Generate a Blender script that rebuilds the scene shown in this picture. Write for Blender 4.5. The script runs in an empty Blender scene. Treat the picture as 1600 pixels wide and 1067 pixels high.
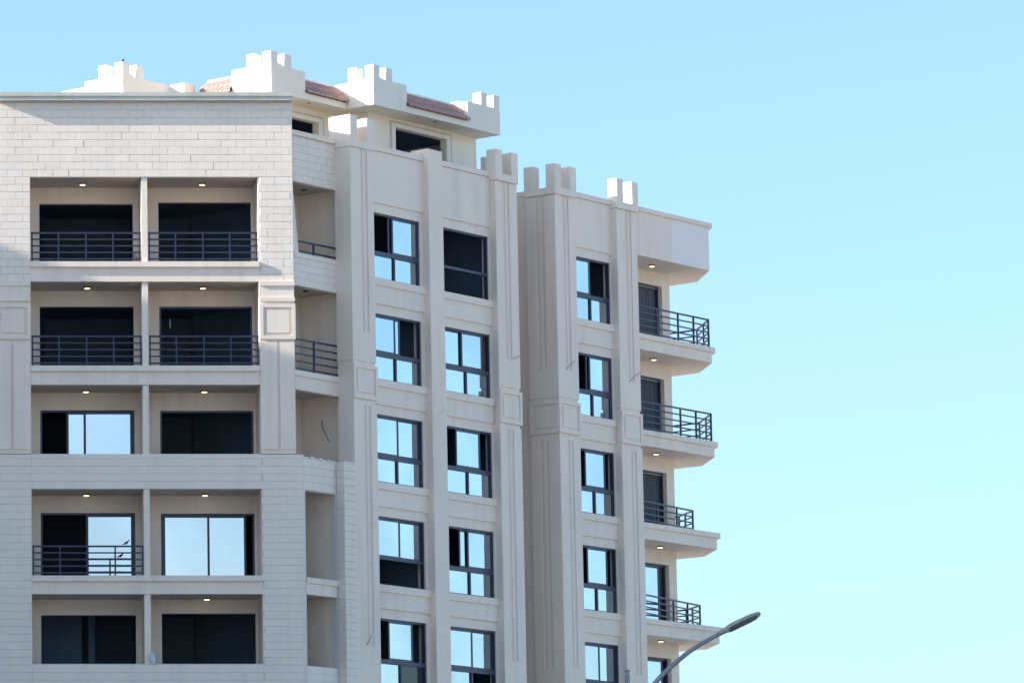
import bpy, bmesh, math, random
from mathutils import Vector, Matrix
rnd = random.Random(7)
S = bpy.context.scene
C = S.collection

# ------------------------------------------------------------------ camera
cam_d = bpy.data.cameras.new("camera")
cam = bpy.data.objects.new("camera", cam_d); C.objects.link(cam)
cam.location = (0, 0, 1.6)
cam.rotation_euler = (math.pi / 2 + 0.1562, 0, 0)
cam_d.sensor_fit = 'HORIZONTAL'; cam_d.sensor_width = 36.0
cam_d.lens = 7256.66 / 1600 * 36
cam_d.shift_x = (800 + 150.85) / 1600
cam_d.clip_start = 1.0; cam_d.clip_end = 6000
S.camera = cam

# ------------------------------------------------------------------ sky, sun, exposure
SUN_EL = math.radians(21.0); SUN_SIDE = math.radians(6.0)      # sun on the left, a little in front of the front facade
sun_dir = Vector((-math.cos(SUN_SIDE) * math.cos(SUN_EL), -math.sin(SUN_SIDE) * math.cos(SUN_EL), math.sin(SUN_EL)))
W = bpy.data.worlds.new("World"); S.world = W; W.use_nodes = True
nt = W.node_tree; nt.nodes.clear()
sky = nt.nodes.new("ShaderNodeTexSky"); sky.sky_type = 'NISHITA'; sky.sun_disc = False
sky.sun_elevation = SUN_EL; sky.sun_rotation = math.radians(270) - SUN_SIDE
sky.altitude = 0; sky.air_density = 1.0; sky.dust_density = 2.0; sky.ozone_density = 2.0
tint = nt.nodes.new("ShaderNodeMix"); tint.data_type = 'RGBA'; tint.blend_type = 'MULTIPLY'
tint.inputs[0].default_value = 1.0; tint.inputs[7].default_value = (0.80, 0.93, 1.0, 1)
bg = nt.nodes.new("ShaderNodeBackground"); bg.inputs[1].default_value = 0.10
wo = nt.nodes.new("ShaderNodeOutputWorld")
nt.links.new(sky.outputs[0], tint.inputs[6]); nt.links.new(tint.outputs[2], bg.inputs[0]); nt.links.new(bg.outputs[0], wo.inputs[0])
sun_d = bpy.data.lights.new("sun", 'SUN'); sun_d.energy = 4.2; sun_d.angle = math.radians(0.5); sun_d.color = (1.0, 0.93, 0.82)
sun = bpy.data.objects.new("sun", sun_d); C.objects.link(sun)
sun.rotation_euler = sun_dir.to_track_quat('Z', 'Y').to_euler()
S.view_settings.view_transform = 'Standard'; S.view_settings.look = 'None'
S.view_settings.exposure = 1.72; S.view_settings.gamma = 1.0; S.view_settings.use_curve_mapping = False

# ------------------------------------------------------------------ materials
def new_mat(name):
    m = bpy.data.materials.new(name); m.use_nodes = True
    n = m.node_tree.nodes; b = n["Principled BSDF"]
    return m, m.node_tree, b
def node(t, kind, **kw):
    n = t.nodes.new(kind)
    for k, v in kw.items(): setattr(n, k, v)
    return n
def mixc(t, fac, a, b, mode='MIX'):
    m = t.nodes.new("ShaderNodeMix"); m.data_type = 'RGBA'; m.blend_type = mode
    for s, v in ((m.inputs[0], fac), (m.inputs[6], a), (m.inputs[7], b)):
        if hasattr(v, 'is_linked'): t.links.new(v, s)
        elif isinstance(v, (int, float)): s.default_value = v
        else: s.default_value = (*v, 1)
    return m.outputs[2]
def ramp(t, src, p0, p1, c0=(0, 0, 0, 1), c1=(1, 1, 1, 1)):
    r = t.nodes.new("ShaderNodeValToRGB"); t.links.new(src, r.inputs[0])
    r.color_ramp.elements[0].position = p0; r.color_ramp.elements[1].position = p1
    r.color_ramp.elements[0].color = c0; r.color_ramp.elements[1].color = c1
    return r.outputs[0]
def noise(t, scale, detail=4, rough=0.55, vec=None):
    n = t.nodes.new("ShaderNodeTexNoise"); n.inputs['Scale'].default_value = scale
    n.inputs['Detail'].default_value = detail; n.inputs['Roughness'].default_value = rough
    if vec is not None: t.links.new(vec, n.inputs['Vector'])
    return n.outputs[0]
def wpos(t, sc=(1, 1, 1)):
    g = t.nodes.new("ShaderNodeNewGeometry"); m = t.nodes.new("ShaderNodeVectorMath"); m.operation = 'MULTIPLY'
    t.links.new(g.outputs['Position'], m.inputs[0]); m.inputs[1].default_value = sc
    return m.outputs[0]
def plaster(name, base, alt, dirt, grime=0.35, per_object=0.0, bump=0.10, rough=0.85):
    m, t, b = new_mat(name)
    big = noise(t, 0.55, 5, 0.6, wpos(t)); fine = noise(t, 9, 6, 0.65, wpos(t))
    c = mixc(t, ramp(t, big, 0.35, 0.68), base, alt)
    streak = noise(t, 1.0, 6, 0.6, wpos(t, (3.2, 3.2, 0.22)))            # runs of rain dirt down the walls
    patch = noise(t, 0.35, 4, 0.6, wpos(t, (1.0, 1.0, 0.7)))
    mm = t.nodes.new("ShaderNodeMath"); mm.operation = 'MULTIPLY'
    t.links.new(ramp(t, streak, 0.45, 0.75), mm.inputs[0]); t.links.new(ramp(t, patch, 0.36, 0.62), mm.inputs[1])
    m2 = t.nodes.new("ShaderNodeMath"); m2.operation = 'MULTIPLY'; t.links.new(mm.outputs[0], m2.inputs[0]); m2.inputs[1].default_value = grime
    c = mixc(t, m2.outputs[0], c, dirt)
    c = mixc(t, 0.035, c, ramp(t, fine, 0.3, 0.7), 'OVERLAY')
    if per_object:
        oi = t.nodes.new("ShaderNodeObjectInfo")
        c = mixc(t, per_object, c, ramp(t, oi.outputs['Random'], 0, 1, (.42, .42, .43, 1), (.58, .575, .57, 1)), 'OVERLAY')
    t.links.new(c, b.inputs['Base Color']); b.inputs['Roughness'].default_value = rough
    b.inputs['Specular IOR Level'].default_value = 0.25
    bp = t.nodes.new("ShaderNodeBump"); bp.inputs['Strength'].default_value = bump; bp.inputs['Distance'].default_value = 0.01
    t.links.new(noise(t, 28, 5, 0.7, wpos(t)), bp.inputs['Height']); t.links.new(bp.outputs[0], b.inputs['Normal'])
    return m
M = {}
M['plaster'] = plaster('plaster_cream', (.88, .75, .645), (.84, .715, .615), (.55, .475, .42), 0.42)
M['wing'] = plaster('plaster_wing', (.88, .75, .65), (.84, .72, .625), (.55, .475, .42), 0.42)
M['brick'] = plaster('painted_brick', (.86, .76, .67), (.82, .72, .635), (.55, .49, .46), 0.30, 0.45, 0.15)
M['mortar'] = plaster('mortar', (.74, .66, .60), (.70, .63, .57), (.46, .41, .38))
M['white'] = plaster('plaster_white', (.82, .76, .68), (.79, .73, .65), (.54, .48, .40), 0.22)
M['cream'] = plaster('plaster_warm_bounce', (.82, .72, .56), (.79, .69, .53), (.50, .42, .31), 0.2)  # warm sunlight bounced onto the penthouse soffit, put into the colour
M['penthouse'] = plaster('plaster_penthouse', (.84, .775, .675), (.80, .735, .635), (.56, .49, .38), .3)  # own cream plus some bounced sunlight put into the colour
M['screed'] = plaster('pale_roof_screed', (.78, .72, .62), (.72, .66, .57), (.5, .45, .38), 0.4)
M['coping'] = plaster('weathered_coping', (.60, .58, .52), (.52, .505, .455), (.28, .27, .235), 0.7)
M['patch'] = plaster('pale_plaster', (.86, .80, .765), (.84, .78, .75), (.65, .64, .65), 0.1)
M['pink'] = plaster('pink_undercoat', (.80, .655, .575), (.76, .625, .55), (.5, .4, .35), 0.3)
M['inside'] = plaster('room_shade', (.12, .19, .29), (.10, .16, .25), (.03, .04, .06))  # dim rooms and hazy navy blacks put into the colour
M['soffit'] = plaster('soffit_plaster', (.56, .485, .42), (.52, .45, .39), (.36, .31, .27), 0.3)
def metal(name, col, rough=0.45, spec=0.5, metallic=0.0):
    m, t, b = new_mat(name)
    n = noise(t, 6, 4, 0.6, wpos(t))
    t.links.new(mixc(t, ramp(t, n, .3, .7), col, tuple(x * .75 for x in col)), b.inputs['Base Color'])
    b.inputs['Roughness'].default_value = rough; b.inputs['Metallic'].default_value = metallic
    b.inputs['Specular IOR Level'].default_value = spec
    return m
M['frame'] = metal('window_metal', (.042, .050, .095), 0.4)
M['rail'] = metal('railing_paint', (.022, .030, .072), 0.4)
M['lamp_metal'] = metal('galvanised_steel', (.30, .31, .33), 0.45, 0.5, 0.5)
M['lamp_dark'] = metal('lamp_underside', (.19, .195, .21), 0.35)
M['lamp_body'] = metal('lamp_housing', (.40, .40, .40), 0.5)
M['cable_dark'] = metal('dark_cable', (.11, .105, .10), 0.6)
M['cable_pale'] = metal('pale_cable', (.50, .49, .46), 0.6)
M['rim'] = metal('light_rim', (.07, .06, .055), 0.4)
M['tile'], t, b = new_mat('terracotta')
t.links.new(mixc(t, ramp(t, noise(t, 5, 4, .6, wpos(t)), .3, .7), (.47, .285, .25), (.38, .22, .19)), b.inputs['Base Color']); b.inputs['Roughness'].default_value = .8
def mirror_glass(name, col):
    m, t, b = new_mat(name)
    b.inputs['Metallic'].default_value = 1.0; b.inputs['Roughness'].default_value = 0.015
    oi = t.nodes.new("ShaderNodeObjectInfo"); ng = noise(t, .45, 4, .55, wpos(t, (1, 1, .8)))
    c = mixc(t, ramp(t, oi.outputs['Random'], 0, 1), tuple(x * .90 for x in col), tuple(min(1, x * 1.07) for x in col))
    c = mixc(t, ramp(t, ng, .35, .7), c, tuple(min(1, x * 1.05 + .05) for x in col))
    t.links.new(c, b.inputs['Base Color'])
    bp = t.nodes.new("ShaderNodeBump"); bp.inputs['Strength'].default_value = .06; bp.inputs['Distance'].default_value = .02
    t.links.new(noise(t, 1.3, 2, .5, wpos(t)), bp.inputs['Height']); t.links.new(bp.outputs[0], b.inputs['Normal'])
    return m
M['glass'] = mirror_glass('blue_sky_glass', (.41, .47, .53))  # tint stands in for the deeper blue sky mirrored on this side
M['door_glass'] = mirror_glass('pale_sky_glass', (.74, .73, .79))  # tint stands in for the paler sky mirrored in the front doors
M['dark_glass'], t, b = new_mat('tinted_glass')
b.inputs['Base Color'].default_value = (.012, .016, .025, 1); b.inputs['Roughness'].default_value = .08; b.inputs['IOR'].default_value = 1.5
M['curtain'], t, b = new_mat('grey_curtain')
wv = node(t, "ShaderNodeTexNoise"); wv.inputs['Scale'].default_value = 1.0; wv.inputs['Detail'].default_value = 3
t.links.new(wpos(t, (7, 7, .12)), wv.inputs['Vector'])
t.links.new(mixc(t, ramp(t, wv.outputs[0], .35, .65), (.028, .034, .055), (.075, .085, .115)), b.inputs['Base Color']); b.inputs['Roughness'].default_value = .7
M['lens'], t, b = new_mat('lit_lens')
b.inputs['Base Color'].default_value = (.9, .85, .7, 1); b.inputs['Emission Color'].default_value = (1, .74, .36, 1); b.inputs['Emission Strength'].default_value = 0.9
M['lens_off'] = metal('unlit_lens', (.25, .24, .22), 0.3)
M['feather'] = metal('feathers', (.03, .03, .035), 0.7)
M['film'] = metal('crumpled_plastic', (.62, .66, .70), 0.35)
M['wood'] = metal('raw_board', (.55, .38, .22), 0.7)
M['ground'] = plaster('dusty_ground', (.57, .495, .405), (.51, .445, .365), (.18, .16, .13), 0.4)
M['asphalt'] = plaster('asphalt', (.055, .055, .058), (.045, .045, .048), (.03, .03, .03), 0.3)
M['paving'] = plaster('paving', (.34, .32, .29), (.29, .27, .25), (.2, .19, .17), 0.3)

# ------------------------------------------------------------------ frames of reference
PH = 0.81470
Y0 = 139.85
RU = Vector((math.cos(PH), math.sin(PH), 0)); RN = Vector((math.sin(PH), -math.cos(PH), 0))
class Frame:
    def __init__(s, o, u, n): s.o, s.u, s.n = Vector(o), Vector(u), Vector(n)
    def p(s, u, n, z): return s.o + s.u * u + s.n * n + Vector((0, 0, z))
FR = Frame((12.155, Y0, 0), RU, RN)                                  # right-hand facade: u runs along it, n points out of it
FF = Frame((0, Y0, 0), (1, 0, 0), (0, -1, 0))                        # front facade
CXF = 7.37
FL = Frame((2 * CXF - 12.155, Y0, 0), (-RU.x, RU.y, 0), (-RN.x, RN.y, 0))   # left-hand facade, mirror of the right one

class MB:
    def __init__(s): s.v, s.f, s.sm = [], [], False
    def poly(s, pts):
        i = len(s.v); s.v += [tuple(p) for p in pts]; s.f.append(tuple(range(i, i + len(pts))))
    def box(s, fr, u0, u1, n0, n1, z0, z1):
        P = [fr.p(u, n, z) for z in (z0, z1) for n in (n0, n1) for u in (u0, u1)]
        i = len(s.v); s.v += [tuple(p) for p in P]
        s.f += [tuple(i + k for k in q) for q in ((0, 1, 3, 2), (4, 6, 7, 5), (0, 4, 5, 1), (2, 3, 7, 6), (0, 2, 6, 4), (1, 5, 7, 3))]
        return s
    def prism(s, fr, pts, z0, z1):                                   # pts in (u, n)
        k = len(pts); i = len(s.v)
        s.v += [tuple(fr.p(u, n, z0)) for u, n in pts] + [tuple(fr.p(u, n, z1)) for u, n in pts]
        s.f.append(tuple(i + j for j in range(k))); s.f.append(tuple(i + k + j for j in reversed(range(k))))
        for j in range(k): s.f.append((i + j, i + (j + 1) % k, i + k + (j + 1) % k, i + k + j))
        return s
    def slab_uz(s, fr, pts, n0, n1):                                 # polygon in (u, z), extruded along n
        k = len(pts); i = len(s.v)
        s.v += [tuple(fr.p(u, n0, z)) for u, z in pts] + [tuple(fr.p(u, n1, z)) for u, z in pts]
        s.f.append(tuple(i + j for j in range(k))); s.f.append(tuple(i + k + j for j in reversed(range(k))))
        for j in range(k): s.f.append((i + j, i + (j + 1) % k, i + k + (j + 1) % k, i + k + j))
        return s
    def wall(s, fr, u0, u1, z0, z1, n0, n1, holes=()):               # closed wall with rectangular openings, no inner faces
        us = sorted({u0, u1, *[x for h in holes for x in h[:2]]}); zs = sorted({z0, z1, *[x for h in holes for x in h[2:]]})
        us = [x for x in us if u0 <= x <= u1]; zs = [x for x in zs if z0 <= x <= z1]
        def solid(a, c):
            if a < 0 or c < 0 or a >= len(us) - 1 or c >= len(zs) - 1: return False
            um, zm = (us[a] + us[a + 1]) / 2, (zs[c] + zs[c + 1]) / 2
            return not any(h[0] < um < h[1] and h[2] < zm < h[3] for h in holes)
        for a in range(len(us) - 1):
            for c in range(len(zs) - 1):
                if not solid(a, c): continue
                A, B, Z, T = us[a], us[a + 1], zs[c], zs[c + 1]
                s.poly([fr.p(A, n1, Z), fr.p(B, n1, Z), fr.p(B, n1, T), fr.p(A, n1, T)])
                s.poly([fr.p(A, n0, Z), fr.p(A, n0, T), fr.p(B, n0, T), fr.p(B, n0, Z)])
                if not solid(a - 1, c): s.poly([fr.p(A, n0, Z), fr.p(A, n1, Z), fr.p(A, n1, T), fr.p(A, n0, T)])
                if not solid(a + 1, c): s.poly([fr.p(B, n0, Z), fr.p(B, n0, T), fr.p(B, n1, T), fr.p(B, n1, Z)])
                if not solid(a, c - 1): s.poly([fr.p(A, n0, Z), fr.p(B, n0, Z), fr.p(B, n1, Z), fr.p(A, n1, Z)])
                if not solid(a, c + 1): s.poly([fr.p(A, n0, T), fr.p(A, n1, T), fr.p(B, n1, T), fr.p(B, n0, T)])
        return s
    def tube(s, pts, r0, r1=None, seg=8, caps=True):
        r1 = r0 if r1 is None else r1; pts = [Vector(p) for p in pts]; rings = []
        for j, p in enumerate(pts):
            d = (pts[min(j + 1, len(pts) - 1)] - pts[max(j - 1, 0)]).normalized()
            a = d.cross(Vector((0, 0, 1)) if abs(d.z) < .9 else Vector((1, 0, 0))).normalized(); b_ = d.cross(a)
            r = r0 + (r1 - r0) * j / (len(pts) - 1); i = len(s.v)
            s.v += [tuple(p + a * (r * math.cos(2 * math.pi * k / seg)) + b_ * (r * math.sin(2 * math.pi * k / seg))) for k in range(seg)]
            rings.append(i)
        for i0, i1 in zip(rings, rings[1:]):
            for k in range(seg): s.f.append((i0 + k, i0 + (k + 1) % seg, i1 + (k + 1) % seg, i1 + k))
        if caps: s.f.append(tuple(rings[0] + k for k in reversed(range(seg)))); s.f.append(tuple(rings[-1] + k for k in range(seg)))
        return s
    def lathe(s, prof, origin, axis=(0, 0, 1), seg=16):              # prof: (radius, height)
        q = Vector(axis).to_track_quat('Z', 'Y'); o = Vector(origin); rings = []
        for r, h in prof:
            i = len(s.v); rings.append(i)
            s.v += [tuple(o + q @ Vector((r * math.cos(2 * math.pi * k / seg), r * math.sin(2 * math.pi * k / seg), h))) for k in range(seg)]
        for i0, i1 in zip(rings, rings[1:]):
            for k in range(seg): s.f.append((i0 + k, i0 + (k + 1) % seg, i1 + (k + 1) % seg, i1 + k))
        s.f.append(tuple(rings[0] + k for k in reversed(range(seg)))); s.f.append(tuple(rings[-1] + k for k in range(seg)))
        return s
    def mesh(s, name, origin=(0, 0, 0), mat=None, smooth=False):
        me = bpy.data.meshes.new(name); o = Vector(origin)
        me.from_pydata([tuple(Vector(v) - o) for v in s.v], [], s.f)
        bm = bmesh.new(); bm.from_mesh(me); bmesh.ops.recalc_face_normals(bm, faces=bm.faces); bm.to_mesh(me); bm.free()
        if mat: me.materials.append(M[mat])
        if smooth:
            for p in me.polygons: p.use_smooth = True
        return me
    def build(s, name, mat, parent=None, smooth=False, label=None, kind=None, origin=None, cat=None, group=None):
        if origin is None:
            org = Vector((sum(v[0] for v in s.v) / len(s.v), sum(v[1] for v in s.v) / len(s.v), min(v[2] for v in s.v)))
        else: org = Vector(origin)
        o = bpy.data.objects.new(name, s.mesh(name, org, mat, smooth)); C.objects.link(o)
        o.location = org - (wloc(parent) if parent else Vector())
        o.parent = parent
        return tag(o, label, cat, group, kind)
def wloc(o):
    v = Vector(o.location)
    while o.parent: o = o.parent; v += Vector(o.location)
    return v
def tag(o, label=None, cat=None, group=None, kind=None):
    if label: o['label'] = label
    if cat: o['category'] = cat
    if group: o['group'] = group
    if kind: o['kind'] = kind
    return o
def empty(name, loc, parent=None, **kw):
    o = bpy.data.objects.new(name, None); C.objects.link(o); o.parent = parent
    o.location = Vector(loc) - (wloc(parent) if parent else Vector()); o.empty_display_size = .3
    return tag(o, **kw)
def box(name, mat, parent, fr, u0, u1, n0, n1, z0, z1, **kw):
    return MB().box(fr, u0, u1, n0, n1, z0, z1).build(name, mat, parent, **kw)

# ------------------------------------------------------------------ ground
g = MB()
g.poly([(-3000, -3000, 0), (3000, -3000, 0), (3000, 3000, 0), (-3000, 3000, 0)]); g.build('ground', 'ground', kind='structure', origin=(0, 0, 0))
g = MB(); g.poly([(-400, 102, .004), (400, 102, .004), (400, 118, .004), (-400, 118, .004)]); g.build('road', 'asphalt', kind='structure', origin=(0, 110, 0))
MB().box(Frame((0, 0, 0), (1, 0, 0), (0, 1, 0)), -400, 400, 118, 124, -.05, .13).build('pavement', 'paving', kind='structure')

# ------------------------------------------------------------------ the apartment building
B = empty('apartment_building', (CXF, Y0 + 6, 0))
tag(B, 'cream apartment block with battlemented corner piers, recessed balconies and brick-faced front bay', 'building')

# levels
SOF = [28.718, 25.474, 22.293, 19.104, 15.908]                      # balcony ceilings of the front bay, top row first
FLR = [26.09, 22.874, 20.181, 16.462, 13.797]                       # what one sees as the lower edge of each opening
SLABTOP = [25.95, 22.74, 19.58, 16.33, 13.2]
WT = [28.13, 24.94, 21.78, 18.60, 15.44, 12.27]; WB = [26.04, 22.86, 19.65, 16.47, 13.30, 10.1]   # windows of the right facade
XL, XR, DV0, DV1 = 3.885, 10.854, 7.285, 7.47

# --- front bay
up = MB().wall(FF, 2.81, 11.93, 20.18, 31.08, -.25, -.016,
    [(XL, XR, FLR[0] - .17, SOF[0]), (XL, XR, FLR[1] - .17, SOF[1]), (XL, XR, 20.18, SOF[2])])
up.build('wall', 'mortar', B)
lo = MB().wall(FF, 2.585, 12.155, 0, 20.13, -.25, -.02, [(XL, XR, FLR[3] - .17, SOF[3]), (XL, XR, FLR[4], SOF[4])])
lo.build('wall', 'mortar', B)
# smooth lintels and sills
for r, (zb, zt) in enumerate(((SOF[1], FLR[0] - .175), (SOF[2], FLR[1] - .175))):
    box('lintel', 'plaster', B, FF, XL - .012, XR + .012, -.06, 0, zb, zt)
box('lintel', 'plaster', B, FF, XL - .012, XR + .012, -.06, 0, SOF[4], FLR[3] - .175)
for z in (FLR[0], FLR[1], FLR[3]):
    box('sill', 'plaster', B, FF, XL - .01, XR + .01, -.27, .075, z - .17, z)
box('coping', 'coping', B, FF, 2.80, 11.94, -.32, .20, 31.08, 31.205); box('coping', 'coping', B, FF, 2.79, 11.95, -.35, .225, 31.207, 31.33)
box('parapet', 'plaster', B, FF, 11.68, 11.925, -3.2, -.252, 29.2, 31.07); box('parapet', 'plaster', B, FF, 2.815, 3.06, -3.2, -.252, 29.2, 31.07)
# balcony cells
cells = [(0, 28.718, SLABTOP[0]), (1, 25.474, SLABTOP[1]), (2, 22.293, SLABTOP[2]), (3, 19.104, SLABTOP[3]), (4, 15.908, SLABTOP[4])]
DT = [(28.217, 28.264), (24.991, 24.991), (21.761, 21.745), (18.581, 18.561), (15.44, 15.49)]
DU = (4.21, 7.11, 7.90, 10.77)
MB().wall(FF, XL - .05, XR + .05, 13.0, 28.76, -1.95, -1.75,
    [h for r in range(5) for h in ((DU[0], DU[1], SLABTOP[r], DT[r][0]), (DU[2], DU[3], SLABTOP[r], DT[r][1]))]).build('balcony_wall', 'plaster', B)
for u0, u1 in ((XL - .2, XL), (XR, XR + .2)):
    box('side_wall', 'plaster', B, FF, u0, u1, -1.9, -.2, 13.0, 28.75)
for r in range(5):
    zt = SOF[r]; zb = FLR[r] if r in (2, 4) else FLR[r] - .0
    box('partition', 'plaster', B, FF, DV0, DV1, -1.76, -.035, zb - .02, zt + .01)
# roof and floor slabs of the main block (R-frame coordinates; every edge stays inside the walls)
def w2r(p):
    d = Vector((p[0], p[1], 0)) - FR.o; return (d.dot(RU), d.dot(RN))
front_pts = [w2r((2.80, Y0 + .14)), w2r((11.85, Y0 + .14))]
left_end = FL.p(10.7, -.15, 0); left_back = FL.p(10.7, -14, 0)
foot = [front_pts[1], (.55, -.5), (2.3, -.5), (2.3, -.15), (10.75, -.15), (10.75, -14), w2r(left_back), w2r(left_end), w2r(FL.p(2.3, -.15, 0)), w2r(FL.p(2.3, -.5, 0)), w2r(FL.p(.55, -.5, 0)), front_pts[0]]
MB().prism(FR, foot, 28.715, 29.28).build('roof', 'soffit', B)
MB().prism(FR, [(a, b_) for a, b_ in foot], 29.281, 29.3).build('roof_screed', 'screed', B)
for r in range(5):
    z0 = (SOF[r + 1] + .002) if r < 4 else 12.7
    MB().prism(FR, foot, z0, SLABTOP[r]).build('floor_slab', 'soffit', B)
# closed core behind the rooms
core = [(3.2, -5.6), (10.6, -5.6), (10.6, -13.8), w2r(FL.p(10.6, -13.8, 0)), w2r(FL.p(10.6, -5.6, 0)), w2r(FL.p(3.2, -5.6, 0)), w2r((4.2, Y0 + 6.8)), w2r((10.5, Y0 + 6.8))]
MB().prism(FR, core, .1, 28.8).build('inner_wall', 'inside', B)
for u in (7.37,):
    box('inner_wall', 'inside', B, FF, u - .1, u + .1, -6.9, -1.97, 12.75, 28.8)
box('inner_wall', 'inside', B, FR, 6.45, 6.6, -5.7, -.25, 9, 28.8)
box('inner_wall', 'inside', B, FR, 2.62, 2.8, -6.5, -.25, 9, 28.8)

box('inner_wall', 'inside', B, FR, 10.50, 10.615, -5.7, -.23, 9, 28.7)  # dark lining over the pale end wall, painting in room shade
for r in range(5):                                                    # dark sheets under the slabs that paint in the rooms' shade
    z = SOF[r]; k = (-.004 if r else -.006)
    MB().prism(FR, [(2.82, -.24), (10.49, -.24), (10.49, -5.55), (2.82, -5.55)], z - .05, z + .03).build('room_shade_sheet', 'inside', B)
    box('room_shade_sheet', 'inside', B, FF, 3.95, 10.8, -6.9, -1.97, z - .05, z + .03)
    if r < 4: MB().prism(FR, [(13.3, -.24), (17.28, -.24), (17.28, -5.4), (13.3, -5.4)], (28.63, 25.45, 22.22, 19.09)[r] - .05, (28.63, 25.45, 22.22, 19.09)[r] + .03).build('room_shade_sheet', 'inside', B)
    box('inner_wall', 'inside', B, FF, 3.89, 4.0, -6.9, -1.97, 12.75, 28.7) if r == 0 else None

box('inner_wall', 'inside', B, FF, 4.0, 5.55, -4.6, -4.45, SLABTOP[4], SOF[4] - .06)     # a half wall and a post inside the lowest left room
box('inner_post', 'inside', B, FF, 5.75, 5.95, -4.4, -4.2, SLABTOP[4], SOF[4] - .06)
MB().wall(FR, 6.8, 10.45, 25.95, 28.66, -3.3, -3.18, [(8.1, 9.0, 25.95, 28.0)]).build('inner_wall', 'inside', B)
MB().wall(FR, 8.02, 9.08, 25.95, 28.08, -3.17, -3.10, [(8.1, 9.0, 25.95, 28.0)]).build('door_frame', 'wood', B)

# --- pilasters of the front bay (left one mirrored)
def panel(name, mat, parent, fr, u0, u1, nb, nf, z0, z1, m=.11, inset=.085):
    P = MB().wall(fr, u0, u1, z0, z1, nb, nf, [(u0 + m, u1 - m, z0 + m, z1 - m)])
    p = P.build(name, mat, parent)
    box('panel_back', mat, p, fr, u0 + m - .01, u1 - m + .01, nb + .002, nf - .045, z0 + m - .01, z1 - m + .01)
    box('panel_face', mat, p, fr, u0 + m + inset, u1 - m - inset, nf - .06, nf - .012, z0 + m + inset, z1 - m - inset)
    return p
def mx(a, b_, mir): return (2 * CXF - b_, 2 * CXF - a) if mir else (a, b_)
for mir in (0, 1):
    a, b_ = mx(10.868, 11.925, mir)
    box('capital', 'plaster', B, FF, a, b_, -.06, .02, 24.872, 25.45)
    a, b_ = mx(10.862, 11.945, mir)
    box('capital_moulding', 'plaster', B, FF, a, b_, -.05, .055, 25.34, 25.47); box('capital_moulding', 'plaster', B, FF, a, b_, -.05, .055, 24.86, 24.985)
    a, b_ = mx(10.868, 11.915, mir); box('pilaster', 'plaster', B, FF, a, b_, -.06, -.004, 20.175, 24.86)
    a, b_ = mx(10.864, 11.955, mir); panel('pilaster_panel', 'plaster', B, FF, a, b_, -.03, .055, 23.69, 24.78)
    a, b_ = mx(10.875, 11.385, mir); box('pilaster_strip', 'plaster', B, FF, a, b_, -.03, .03, 20.31, 23.60)
    a, b_ = mx(11.465, 11.915, mir); box('pilaster_strip', 'plaster', B, FF, a, b_, -.03, .03, 20.31, 23.60)
    a, b_ = mx(11.383, 11.467, mir); box('pilaster_strip', 'pink', B, FF, a, b_, -.03, .003, 20.31, 23.50)

# --- individual bricks of the upper front, and joined brick facing elsewhere
ROW, COL, JT = .2322, .468, .012
bmesh_cache = {}
def brick_mesh(w, h, d):
    k = (round(w, 2), round(h, 2), d)
    if k not in bmesh_cache:
        w2, h2 = k[0] / 2, k[1] / 2; c = .007
        m = MB()
        m.v = [(-w2, 0, -h2), (w2, 0, -h2), (w2, 0, h2), (-w2, 0, h2), (-w2, -d + c, -h2), (w2, -d + c, -h2), (w2, -d + c, h2), (-w2, -d + c, h2),
               (-w2 + c, -d, -h2 + c), (w2 - c, -d, -h2 + c), (w2 - c, -d, h2 - c), (-w2 + c, -d, h2 - c)]
        m.f = [(8, 9, 10, 11)]
        for a in range(4):
            b_ = (a + 1) % 4; m.f += [(a, b_, 4 + b_, 4 + a), (4 + a, 4 + b_, 8 + b_, 8 + a)]
        bmesh_cache[k] = m.mesh('brick', (0, 0, 0), 'brick')
    return bmesh_cache[k]
def brick_cells(u0, u1, z0, z1, zref, uref):
    out = []; k0 = math.floor((z0 - zref) / ROW + 1e-6)
    k = k0
    while zref + k * ROW < z1 - .02:
        a, b_ = max(z0, zref + k * ROW), min(z1, zref + (k + 1) * ROW); off = uref + (COL / 2 if k % 2 else 0)
        j = math.floor((u0 - off) / COL)
        while off + j * COL < u1 - .02:
            c, d = max(u0, off + j * COL), min(u1, off + (j + 1) * COL)
            if d - c > .06 and b_ - a > .06: out.append((c, d, a, b_))
            j += 1
        k += 1
    return out
nb = 0
for rect in ((2.81, 11.93, SOF[0] + .002, 31.075), (2.81, XL - .004, 25.475, SOF[0]), (XR + .004, 11.93, 25.475, SOF[0])):
    for c, d, a, b_ in brick_cells(*rect, SOF[0], 2.72):
        w, h = d - c - JT, b_ - a - JT
        o = bpy.data.objects.new('brick', brick_mesh(w, h, .034)); C.objects.link(o); o.parent = B
        o.location = FF.p((c + d) / 2, -.034 + rnd.uniform(-.0015, .0015), (a + b_) / 2) - wloc(B)
        o.rotation_euler = (rnd.gauss(0, .003), rnd.gauss(0, .003), rnd.gauss(0, .0018)); nb += 1
def facing(name, fr, rects, nf, zref, uref, joint=.010, d=.03, vert=.0035):
    m = MB()
    for rect in rects:
        for c, dd, a, b_ in brick_cells(*rect, zref, uref):
            j = joint / 2; e = nf + rnd.uniform(-.0015, .001) - (.018 if joint < .01 else 0) * 0; jv = vert / 2 * (1 if rnd.random() < .6 else .2)
            m.box(fr, c + jv, dd - jv, nf - d, e, a + j, b_ - j)
    return m.build(name, 'brick', B, kind='stuff')
facing('brick_facing', FF, [(XL - .004, XR + .004, SOF[3] + .002, 20.176), (XL, XR, 8.6, FLR[4] - .004),
                            (XR + .006, 12.15, 8.6, 20.16), (2.59, XL - .006, 8.6, 20.16)], 0, SOF[3], 2.72)

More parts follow.
